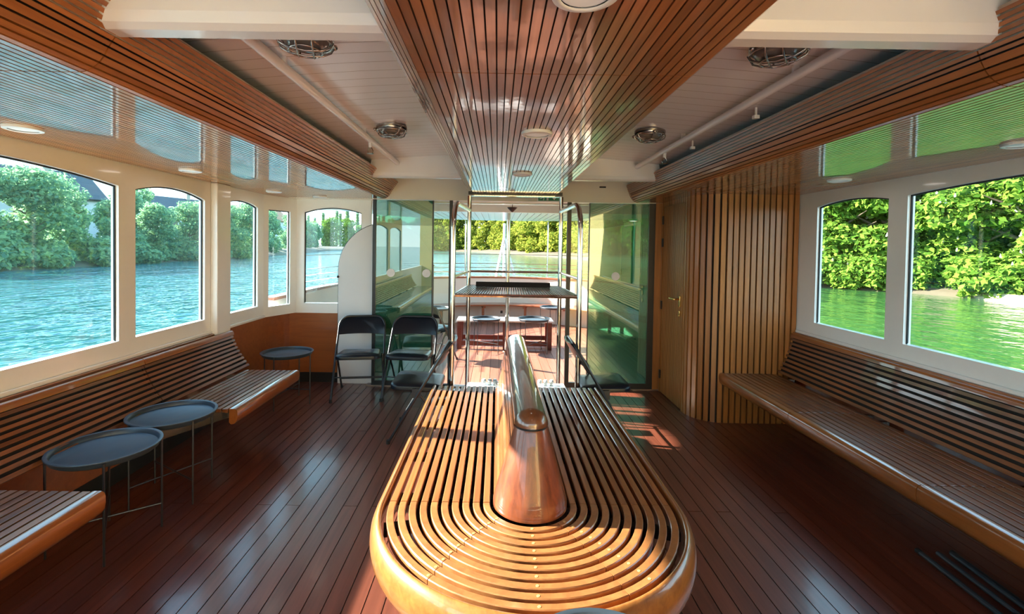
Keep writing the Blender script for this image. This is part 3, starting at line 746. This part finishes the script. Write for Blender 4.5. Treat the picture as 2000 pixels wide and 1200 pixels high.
cl = cage_lamp('caged round ceiling lamp close to the near beam, left of the middle ceiling panel', (-.735, 1.80, zc(-.735)-.002), .3)
dup(cl, (-.72, 3.18, zc(-.72)-.002), 1.0, 'caged round ceiling lamp near the far beam, left of the middle ceiling panel')
dup(cl, (1.055, 1.82, zc(1.055)-.002), .9, 'caged round ceiling lamp close to the near beam, right of the middle ceiling panel')
dup(cl, (1.01, 3.20, zc(1.01)-.002), .2, 'caged round ceiling lamp near the far beam, right of the middle ceiling panel')
def downlight(label, loc, r):
    t_ = thing('downlight', label, 'lamp', loc)
    MB().lathe([(r*.74,-.012),(r*.8,-.016),(r,-.012),(r*1.02,-.004),(r*1.02,.0),(r*.74,0)], n=40).build('trim_ring', M['signw'], t_, angle=60)
    MB().lathe([(0,-.009),(r*.74,-.009),(r*.74,0)], n=32).build('diffuser', M['diff'], t_, angle=0)
    return t_
dl = downlight('round white downlight in the left soffit above the largest left window', (-2.13, 2.13, ZS), .07)
DLP = [(-2.14, 3.30, ZS, 'round white downlight in the left soffit above the second left window'),
       (-2.15, 4.55, ZS, 'round white downlight in the left soffit above the third left window'),
       (-1.88, 5.0, ZS, 'round white downlight in the left soffit above the corner tray table'),
       (2.35, 3.28, ZS, 'round white downlight in the right soffit above the narrower right window'),
       (2.34, 2.13, ZS, 'round white downlight in the right soffit above the wider right window'),
       (.173, 2.2, 2.08, 'round white downlight in the middle of the slatted ceiling panel'),
       (.17, 3.43, 2.08, 'round white downlight near the far end of the slatted ceiling panel'),
       (.173, .985, 2.08, 'white downlight at the very top, in the nearest part of the slatted ceiling panel')]
for x, y, z, lb in DLP: dup(dl, (x, y, z), 0, lb)
def pipe(x, label, heads):
    t_ = thing('ceiling_pipe', label, 'pipe', (x, 3, 2.0)); z = zc(x)-.045
    MB().tube([(x,YB,z),(x,4.26,z)], .021, 14).build('pipe', M['ceil'], t_, world=True, angle=60)
    MB().lathe([(.022,0),(.034,0),(.034,.008),(.022,.008)], (0,0,0), 20)
    for y in heads:
        h = MB(); h.lathe([(0,.0),(.012,.0),(.012,-.03),(.008,-.034),(0,-.034)], (x,y,z-.018), 14)
        so = h.build('sprinkler_head', M['ceil'], t_, world=True)
        f = MB(); f.tube([(x-.008,y,z-.05),(x-.02,y,z-.075),(x-.012,y,z-.092)], .003, 6); f.tube([(x+.008,y,z-.05),(x+.02,y,z-.075),(x+.012,y,z-.092)], .003, 6)
        f.lathe([(0,0),(.024,0),(.024,.003),(0,.003)], (x,y,z-.095), 16)
        f.build('deflector', M['dull'], so, world=True)
    for y in (2.0, 3.2):
        MB().box(x-.012, x+.012, y-.008, y+.008, z+.01, zc(x)).build('pipe_clip', M['ceil'], t_, world=True)
    return t_
pipe(-.907, 'cream sprinkler pipe along the ceiling left of the middle panel', [3.35])
pipe(1.235, 'cream sprinkler pipe along the ceiling right of the middle panel', [3.55])
cl_flat = None
for x, y, lb in ((1.37, 2.55, 'small white ceiling peg above the right fascia, nearer the near beam'), (1.36, 3.35, 'small white ceiling peg above the right fascia, nearer the far beam')):
    mb = MB(); mb.tube([(x,y,zc(x)),(x,y,zc(x)-.045)], .006, 8); mb.box(x-.014, x+.014, y-.012, y+.012, zc(x)-.06, zc(x)-.042)
    tag(mb.build('ceiling_peg', M['signw']), lb, 'peg')
# exit sign over the doorway
ex = thing('exit_sign', 'green and white emergency exit sign on the header above the doorway', 'sign', (.545, YD-.02, 2.10))
MB().box(.425, .665, YD-.035, YD-.021, 2.05, 2.155).build('sign_panel', M['green'], ex, world=True)
mb = MB()
for a in ((.42,.432,2.045,2.16),(.658,.67,2.045,2.16),(.432,.658,2.045,2.055),(.432,.658,2.15,2.16)): mb.box(a[0], a[1], YD-.038, YD-.034, a[2], a[3])
mb.build('sign_border', M['signw'], ex, world=True)
mb = MB(); f2 = lambda u, w, d: (u, d, w); Y0, Y1 = YD-.038, YD-.0345
def seg(a, b_, w):
    a, b_ = Vector(a), Vector(b_); n = Vector((-(b_-a).y, (b_-a).x)).normalized()*w/2
    mb.prism([tuple(a+n), tuple(b_+n), tuple(b_-n), tuple(a-n)], f2, Y0, Y1)
mb.prism([(.50+.009*math.cos(2*PI*i/14), 2.137+.009*math.sin(2*PI*i/14)) for i in range(14)], f2, Y0, Y1)
seg((.493,2.124),(.478,2.094),.016); seg((.478,2.094),(.497,2.078),.009); seg((.497,2.078),(.487,2.062),.008); seg((.476,2.094),(.463,2.078),.009); seg((.463,2.078),(.447,2.078),.008)
seg((.49,2.12),(.512,2.108),.007); seg((.49,2.12),(.470,2.118),.007)
mb.prism([(.522,2.062),(.542,2.062),(.542,2.145),(.522,2.145)], f2, Y0, Y1)
seg((.605,2.14),(.605,2.098),.018); mb.prism([(.575,2.10),(.635,2.10),(.605,2.064)], f2, Y0, Y1)
mb.build('running_figure_and_arrow', M['signw'], ex, world=True)
# hanging dome sensor and small header slots
dm = thing('hanging_sensor', 'small black cone-shaped sensor hanging in the doorway on a thin stem', 'sensor', (.16, 5.42, 2.08))
MB().lathe([(0,-.055),(.012,-.05),(.045,-.018),(.06,0),(0,.002)], (.16,5.42,2.0), 24).build('cone', M['black'], dm, world=True)
MB().tube([(.16,5.42,2.0),(.16,5.42,2.10)], .004, 6).build('stem', M['black'], dm, world=True)
for x, lb in ((-1.16,'thin black slot vent in the cream header left of the middle panel'), (1.13,'thin black slot vent in the cream header right of the middle panel')):
    tag(MB().box(x-.035, x+.035, YD-.026, YD-.021, 2.205, 2.222).build('slot_vent', M['black']), lb, 'vent')

# ------------------------------------------------------------------ open deck at the stern
def sternpts(off, n=60, s0=-1., s1=1.):
    o = []
    for i in range(n+1):
        x, y = stern(s0+(s1-s0)*i/n); d_ = Vector((x-.15, (y-6.2)*.6)).normalized() if True else 0
        o.append((x-d_.x*off, y-d_.y*off, 0))
    return o
P0 = [(-2.6,YD+.16,0)]+sternpts(0)+[(2.9,YD+.16,0)]
struct('wall_bulwark', MB().sweep(P0, [(0,-.6),(.06,-.6),(.06,.90),(0,.90)]), M['hull'])
struct('trim_19', MB().sweep(P0, [(-.06,.90),(.08,.90),(.085,.915),(.08,.935),(-.06,.935),(-.065,.915)]), M['capwood'])
sb = thing('stern_bench', 'curved wooden bench seat fixed along the white stern bulwark', 'bench', (.15, 9.3, 0))
MB().sweep(sternpts(.02, 60, -.8, .8), [(.05,.37),(.40,.37),(.405,.385),(.40,.40),(.05,.40)]).build('seat', M['capwood'], sb, world=True)
for s in (-.55,-.33,-.11,.11,.33,.55):
    x, y = stern(s); d_ = Vector((x-.15, (y-6.2)*.6, 0)).normalized(); mb = MB()
    a = Vector((x,y,0)); mb.bar(a-d_*.08+Vector((0,0,.345)), a-d_*.36+Vector((0,0,.345)), .05, .05); mb.bar(a-d_*.22+Vector((0,0,0.0)), a-d_*.22+Vector((0,0,.33)), .06, .05, (1,0,0))
    mb.build('leg', M['capwood'], sb, world=True)
# railing wires and stanchions
rl = thing('stern_railing', 'thin steel railing with posts above the stern bulwark cap', 'railing', (.15, 9.8, .93))
for z in (1.03, 1.115, 1.20, 1.39): MB().tube([(x,y,z) for x, y, _ in P0[1:-1]], .007, 6).build('rail', M['steel'], rl, world=True)
for s in (-.62,-.19,.205,.62):
    x, y = stern(s); MB().tube([(x,y,.93),(x,y,2.07)], .016, 8).build('post', M['steel'], rl, world=True)
# deck roof
mb = MB(); rf = sternpts(-.10)
rp_ = [(-2.75,YD+.16)]+[(x,y) for x, y, _ in rf]+[(3.05,YD+.16)]
mb.prism(rp_, f2 if False else (lambda u, w, d: (u, w, d)), 2.10, 2.22)
for i in range(52):
    x = -2.6+.106*i; y1 = sternY(x+.05)
    if y1 > 5.6: mb.box(x+.008, x+.098, YD+.17, y1, 2.085, 2.10)
struct('ceiling_deck', mb, plain('pale_deck_ceiling', (.70,.74,.80), .35, coat=.4), angle=0)
struct('trim_20', MB().box(-2.55, 2.85, 6.0, 6.10, 1.985, 2.085), M['white'], bevel=.006)
struct('trim_21', MB().box(-2.55, 2.85, YD+.16, YD+.2, 2.03, 2.12), M['white'])
st = thing('deck_stanchion', 'single steel stanchion holding up the deck roof beside the red bench', 'post', (.155, 7.0, 0))
MB().tube([(.155,7.0,0),(.155,7.0,2.085)], .03, 14).build('tube', M['steel'], st, world=True, angle=60)
MB().lathe([(0,0),(.065,0),(.065,.012),(.034,.02),(0,.02)], (.155,7.0,0), 20).build('flange', M['steel'], st, world=True)
fs_ = thing('flagstaff', 'white flagstaff on two splayed struts at the stern rail', 'flagstaff', (.14, 9.95, .93))
MB().tube([(.14,9.95,.5),(.14,10.35,2.05)], .03, 10).build('staff', M['signw'], fs_, world=True)
for s in (-.16,.22): MB().bar((.14,10.1,1.75), (.14+s,9.95,.94), .05, .03).build('strut', M['signw'], fs_, world=True)
# red deck bench
rb = thing('deck_bench', 'low dark red wooden bench with a white top on the open deck', 'bench', (.13, 7.3, 0))
MB().box(-.60, .86, 7.08, 7.46, .415, .44).build('top', M['signw'], rb, world=True, bevel=.004)
for x in (-.555, .135, .80):
    for y in (7.12, 7.42): MB().box(x-.035, x+.035, y-.03, y+.03, 0, .415).build('leg', M['redwood'], rb, world=True)
for z, y in ((.125,7.42),(.09,7.12)): MB().box(-.555, .80, y-.015, y+.015, z-.035, z+.035).build('stretcher', M['redwood'], rb, world=True)
tag(MB().box(.075, .12, 9.42, 9.46, .22, .27).build('deck_socket', M['black'], bevel=.004), 'small black box low on the stern bulwark under the curved seat', 'box')

# ------------------------------------------------------------------ river, banks and trees
ZW = -.35
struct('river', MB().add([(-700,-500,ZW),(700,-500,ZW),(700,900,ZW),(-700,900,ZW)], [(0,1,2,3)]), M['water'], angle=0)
def bank(name, line, depth, h, mat, side):
    mb = MB(); n = len(line)
    vs = []
    for (x, y, nx, ny) in line:
        vs += [(x-nx*.6, y-ny*.6, ZW-.4), (x+nx*.1, y+ny*.1, ZW+.12), (x+nx*2, y+ny*2, ZW+h*.6), (x+nx*6, y+ny*6, ZW+h), (x+nx*depth, y+ny*depth, ZW+h*1.3)]
    fs = [(i*5+k, (i+1)*5+k, (i+1)*5+k+1, i*5+k+1) for i in range(n-1) for k in range(4)]
    return struct(name, mb.add(vs, fs), mat, angle=60)
bank('ground_left', [(-29,-30,-1,0),(-29,20,-1,0),(-29.5,35,-1,0),(-31,46,-1,0),(-31,60,-1,.1),(-36,85,-1,.3),(-48,135,-.8,.6),(-40,158,-.2,1),(-18,160,.1,1),(-7,150,.4,.9),(11,92,.7,.7),(16,60,1,.2),(15,36,1,.1),(16.4,26,1,.3),(19.6,22.5,.8,.6),(21.5,17.5,1,.2),(24,8,1,.2),(26,-30,1,0)], 60, 1.0, M['earth'], 1)
struct('ground_quay', MB().prism([(20.3,20.5),(23.0,12.0),(25.0,12.0),(22.6,21.5)], lambda u, w, d: (u, w, d), ZW-.3, ZW+.28), M['stone'])

rng = np.random.default_rng(3)
def leaf_mesh(name, blobs, n, size, mat, seed, up=.0, shape=.55):
    g = np.random.default_rng(seed); B = np.array(blobs); wts = (B[:,3]*B[:,4]+B[:,4]*B[:,5]); wts /= wts.sum()
    k = g.choice(len(B), n, p=wts); d = g.normal(size=(n,3)); d /= np.linalg.norm(d, axis=1)[:,None]
    rad = 1-.45*g.random(n)**2
    # lumpy surface
    lump = 1+.16*np.sin(d[:,0]*5+k)*np.sin(d[:,1]*6+2*k)+.10*np.sin(d[:,2]*9+k)
    P = B[k,:3]+d*B[k,3:6]*(rad*lump)[:,None]
    nr = d*.5+g.normal(size=(n,3))*.6+np.array([0,0,.55]); nr /= np.linalg.norm(nr, axis=1)[:,None]
    t1 = np.cross(nr, g.normal(size=(n,3))); t1 /= np.linalg.norm(t1, axis=1)[:,None]; t2 = np.cross(nr, t1)
    s = size*(.55+.75*g.random(n))[:,None]
    V = np.stack([P-t1*s, P-t2*s*shape+nr*s*.12, P+t1*s, P+t2*s*shape+nr*s*.12], 1).reshape(-1,3).astype(np.float32)
    me = bpy.data.meshes.new(name); me.vertices.add(4*n); me.vertices.foreach_set('co', V.ravel())
    me.loops.add(4*n); me.loops.foreach_set('vertex_index', np.arange(4*n, dtype=np.int32))
    me.polygons.add(n); me.polygons.foreach_set('loop_start', np.arange(0, 4*n, 4, dtype=np.int32)); me.polygons.foreach_set('loop_total', np.full(n, 4, dtype=np.int32))
    me.materials.append(mat); me.update(); me.validate(); return me
def trunk_mb(h, r, seed):
    g = random.Random(seed); mb = MB()
    mb.tube([(0,0,-.4),(.05,0,h*.25),(-.04,.06,h*.55),(.05,0,h*.85)], [r,r*.8,r*.55,r*.2], 9)
    for i in range(7):
        a = g.random()*6.28; z = h*(.25+.08*i); L = h*.3
        mb.tube([(0,0,z),(math.cos(a)*L*.5,math.sin(a)*L*.5,z+L*.3),(math.cos(a)*L,math.sin(a)*L,z+L*.55)], [r*.4,r*.25,r*.08], 6)
    return mb
def tree_proto(name, blobs, n, size, mat, seed, h, r, flowers=0):
    t_ = bpy.data.objects.new(name, None); COL.objects.link(t_); t_['category'] = 'tree'
    c = bpy.data.objects.new('crown', leaf_mesh('crown', blobs, n, size, mat, seed)); COL.objects.link(c); c.parent = t_
    tb = trunk_mb(h, r, seed).build('trunk', M['bark'], t_, angle=60)
    if flowers:
        g = random.Random(seed); mb = MB()
        for i in range(flowers):
            bx = g.choice(blobs); d_ = Vector((g.gauss(0,1), g.gauss(0,1), abs(g.gauss(0,.7)))).normalized()
            p = Vector(bx[:3])+Vector((d_.x*bx[3], d_.y*bx[4], d_.z*bx[5]))*.98
            for q in range(9):
                zz = q*.022; rr = .058*(1-q/10)
                a = q*2.4; mb.ball((p.x+math.cos(a)*rr*.5, p.y+math.sin(a)*rr*.5, p.z+zz), rr*.62, n=6, m=4)
        mb.build('blossom', M['blossom'], t_, angle=0)
    return t_
def blobs_tree(seed, h, w, low):
    g = random.Random(seed); o = []
    for i in range(15):
        z = low+(h-low)*(i+.5)/15; q = (z-low)/(h-low); wid = w*(.55+.75*math.sin(PI*min(1, q*.85+.12)))*.62
        a = g.random()*6.28; rr = wid*.62*g.random()**.5
        s = w*(.32+.16*g.random())
        o.append((math.cos(a)*rr, math.sin(a)*rr, z, s, s, s*.72))
    return o
protoL = [tree_proto('leafy_tree', blobs_tree(s, 6.2, 3.0, .3), 9000, .17, M['leafA'], s, 5.2, .2) for s in (11, 12, 13)]
protoR = [tree_proto('chestnut_tree', blobs_tree(s, 8.5, 3.2, .2), 19000, .165, M['leafB'], s, 7, .28, 110) for s in (21, 22)]
protoB = [tree_proto('leafy_tree', blobs_tree(s, 6.5, 3.0, .1), 9000, .17, M['leafC'], s, 5.4, .2) for s in (31, 32)]
protoG = [tree_proto('leafy_tree', blobs_tree(41, 6.2, 3.0, .1), 8000, .18, M['leafB'], 41, 5.2, .2)]
pop = [(0,0,1.2+1.15*i,.75*(1-.055*abs(i-3)),.75*(1-.055*abs(i-3)),.95) for i in range(10)]
protoP = tree_proto('poplar_tree', pop, 5000, .2, M['leafA'], 51, 9, .2)
shr = [(-.9,0,.5,.9,.8,.6),(.2,.2,.7,1.0,.9,.8),(1.0,-.1,.45,.8,.8,.55)]
protoS = tree_proto('bank_shrub', shr, 3500, .14, M['leafB'], 61, .8, .06)
protoSA = tree_proto('bank_shrub', shr, 3500, .15, M['leafA'], 62, .8, .06)
used = set()
def plant(proto, x, y, z, sc, label, group, cat='tree', sq=1.):
    rz = random.random()*6.28
    if proto.name not in used:
        used.add(proto.name); o = proto; o.location = (x,y,z); o.rotation_euler = (0,0,rz)
        tag(o, label, cat, group)
    else: o = dup(proto, (x,y,z), rz, label, group)
    o.scale = (sc, sc, sc*sq); o['category'] = cat
    return o
zb = ZW+.3
gl_, ll_ = 'trees lining the left bank', 'bluish green leafy tree in the dense row along the left river bank'
k = 0
for y in range(12, 62, 4):
    plant(protoL[k % 3], -31.5+random.uniform(-.7,.7), y+random.uniform(-1,1), zb, random.uniform(.74,.98), ll_, gl_); k += 1
for x, y in ((-37,20),(-37,30),(-38,40),(-38,50),(-36,66),(-37,74),(-40,84),(-42,95),(-44,106),(-47,118),(-50,130)):
    plant(protoL[k % 3], x+random.uniform(-.7,.7), y, zb+.4, random.uniform(.85,1.1), ll_, gl_); k += 1
for i in range(13):
    y = 14+i*3.6; plant(protoSA, -29.9 if y < 40 else -31.4, y, ZW+.1, random.uniform(1.0,1.4), 'low shrub at the foot of the left bank trees', 'shrubs along the left bank', 'shrub')
for i in range(16):
    plant(protoP, -84+i*2.9, 176+random.uniform(-4,4), .6, random.uniform(.85,1.25)*1.0, 'tall narrow poplar in the distant row beyond the river bend', 'poplars beyond the river bend')
for i, x in enumerate((-82,-76,-70,-64,-58,-52,-46,-40,-34,-28,-22,-16)):
    plant(protoG[0], x, 163+random.uniform(-1,1), .3, 1.25+random.uniform(0,.35), 'rounded green tree below the distant poplars', 'trees at the river bend')
for i, (x, y) in enumerate(((-26,163),(-21,161),(-16,160),(-12,158),(-6,150),(-2,142),(1,134),(3.5,126),(5.5,118),(8,110),(10,103),(12.5,96),(14.5,88),(16,80),(17.5,72),(18.5,64),(0,152),(5,142),(9,130),(13,116),(17,100))):
    plant(protoB[i % 2], x+2.5, y+2, zb, random.uniform(1.9,2.3), 'sunlit yellow-green tree on the bank behind the stern', 'trees behind the stern')
for i, (x, y) in enumerate(((16.5,32.5),(17.2,29.0),(18.6,26.2),(21.0,25.0),(22.3,22.6),(23.2,19.9),(24.2,17.0),(25.0,14.0),(26,10.5),(20,30),(24,27.5),(26.5,23.5),(28.0,19),(17.5,40),(18.5,48),(19,56),(29,13),(28,6))):
    plant(protoR[i % 2], x, y, zb-.1, random.uniform(.86,1.08), 'chestnut tree with white blossom spikes on the right bank', 'chestnuts on the right bank')
for i, (x, y) in enumerate(((16.4,30.5),(16.9,27.5),(17.6,25.6),(19.0,24.0),(20.3,23.1),(21.2,21.3),(22.3,19.2),(22.9,16.4),(24.4,13.2))):
    plant(protoS, x, y, ZW+.15, random.uniform(.8,1.15), 'low sunlit shrub at the waterline below the chestnut trees', 'shrubs along the right bank', 'shrub')
# houses behind the left bank trees
def house(loc, rz, w, d_, h, rh, wall, roof, label):
    t_ = thing('house', label, 'house', loc, rz)
    MB().box(-w/2, w/2, -d_/2, d_/2, 0, h).build('walls', wall, t_)
    mb = MB(); mb.prism([(-d_/2-.5,h-.2),(0,h+rh),(d_/2+.5,h-.2),(d_/2+.3,h-.35),(0,h+rh-.25),(-d_/2-.3,h-.35)], lambda u, z, q: (q, u, z), -w/2-.5, w/2+.5); mb.build('roof', roof, t_, angle=0)
    mb = MB().box(w*.2, w*.2+.6, -.3, .3, h+rh*.4, h+rh+.8); mb.build('chimney', M['stone'], t_)
    for x in (-w*.3, 0, w*.3):
        f = MB().box(x-.5, x+.5, -d_/2-.05, -d_/2+.02, h-1.9, h-.6).build('window_frame', M['signw'], t_)
        MB().box(x-.4, x+.4, -d_/2-.07, -d_/2-.04, h-1.8, h-.7).build('window_pane', M['lens'], t_)
    return t_
house((-44, 43, .2), R(62), 10, 8, 5.4, 2.6, M['hwall'], M['hroof'], 'pale house with a dark slate roof half hidden by trees beyond the largest left window')
house((-52, 76, .2), R(70), 10, 9, 5.6, 2.8, M['hwall'], M['hroof'], 'house with a dark roof above the trees beyond the second left window')
house((-56, 108, .2), R(60), 12, 9, 6.6, 3.0, M['hwall'], M['oroof'], 'house with an orange tiled roof above the trees beyond the third left window')

# ------------------------------------------------------------------ light
w = bpy.data.worlds.new('sky'); scene.world = w; w.use_nodes = True; nt = w.node_tree
bg = nt.nodes['Background']; tc = N(nt, 'ShaderNodeTexCoord'); sx = N(nt, 'ShaderNodeSeparateXYZ'); nt.links.new(tc.outputs['Generated'], sx.inputs[0])
rp = N(nt, 'ShaderNodeValToRGB'); e = rp.color_ramp.elements
e[0].position = 0; e[0].color = (.86,.96,1.0,1); e[1].position = 1; e[1].color = (.20,.45,.88,1)
q = e.new(.12); q.color = (.66,.90,.98,1); q = e.new(.4); q.color = (.42,.74,.95,1)
nt.links.new(sx.outputs['Z'], rp.inputs['Fac']); nt.links.new(rp.outputs['Color'], bg.inputs['Color']); bg.inputs['Strength'].default_value = 2.5
def lamp(kind, name, loc, energy, col=(1,1,1), size=.1, target=None, dirv=None):
    L = bpy.data.lights.new(name, kind); L.energy = energy; L.color = col
    if kind == 'AREA': L.shape = 'DISK'; L.size = size
    elif kind == 'POINT': L.shadow_soft_size = size
    o = bpy.data.objects.new(name, L); COL.objects.link(o); o.location = loc
    if dirv: o.rotation_euler = Vector(dirv).to_track_quat('-Z', 'Y').to_euler()
    return o
s = lamp('SUN', 'sun', (-20,5,12), 20.5, (1,.91,.78), dirv=(1,-.16,-.495)); s.data.angle = R(.7)
for x, y, z in [(-2.13,2.13,ZS)]+[d_[:3] for d_ in DLP]:
    lamp('AREA', 'downlight_lamp', (x,y,z-.02), .15, (1,.90,.78), .12, dirv=(0,0,-1))

# ------------------------------------------------------------------ camera
cam = bpy.data.cameras.new('camera'); co = bpy.data.objects.new('camera', cam); COL.objects.link(co); scene.camera = co
cam.sensor_width = 36; cam.lens = 925/2000*36; cam.clip_start = .02; cam.clip_end = 2000
cam.shift_x = (1000-971.67)/2000; cam.shift_y = (502.99-600)/2000
p_, r_ = R(1.3), R(.9)
fwd = Vector((0, math.cos(p_), -math.sin(p_))); right = Vector((1,0,0)); down = Vector((0,-math.sin(p_),-math.cos(p_)))
rr = right*math.cos(r_)-down*math.sin(r_); dd = right*math.sin(r_)+down*math.cos(r_)
mt = Matrix((rr, -dd, -fwd)).transposed().to_4x4(); mt.translation = (0,0,1.55); co.matrix_world = mt

for o in scene.objects:
    if '_w' in o: del o['_w']
scene.view_settings.view_transform = 'Standard'; scene.view_settings.look = 'None'; scene.view_settings.exposure = .95; scene.view_settings.gamma = 1
scene.view_settings.use_curve_mapping = False
cy = scene.cycles
cy.max_bounces = 10; cy.diffuse_bounces = 4; cy.glossy_bounces = 4; cy.transparent_max_bounces = 16; cy.transmission_bounces = 4
cy.sample_clamp_indirect = 6; cy.use_denoising = True; cy.caustics_reflective = False; cy.caustics_refractive = False
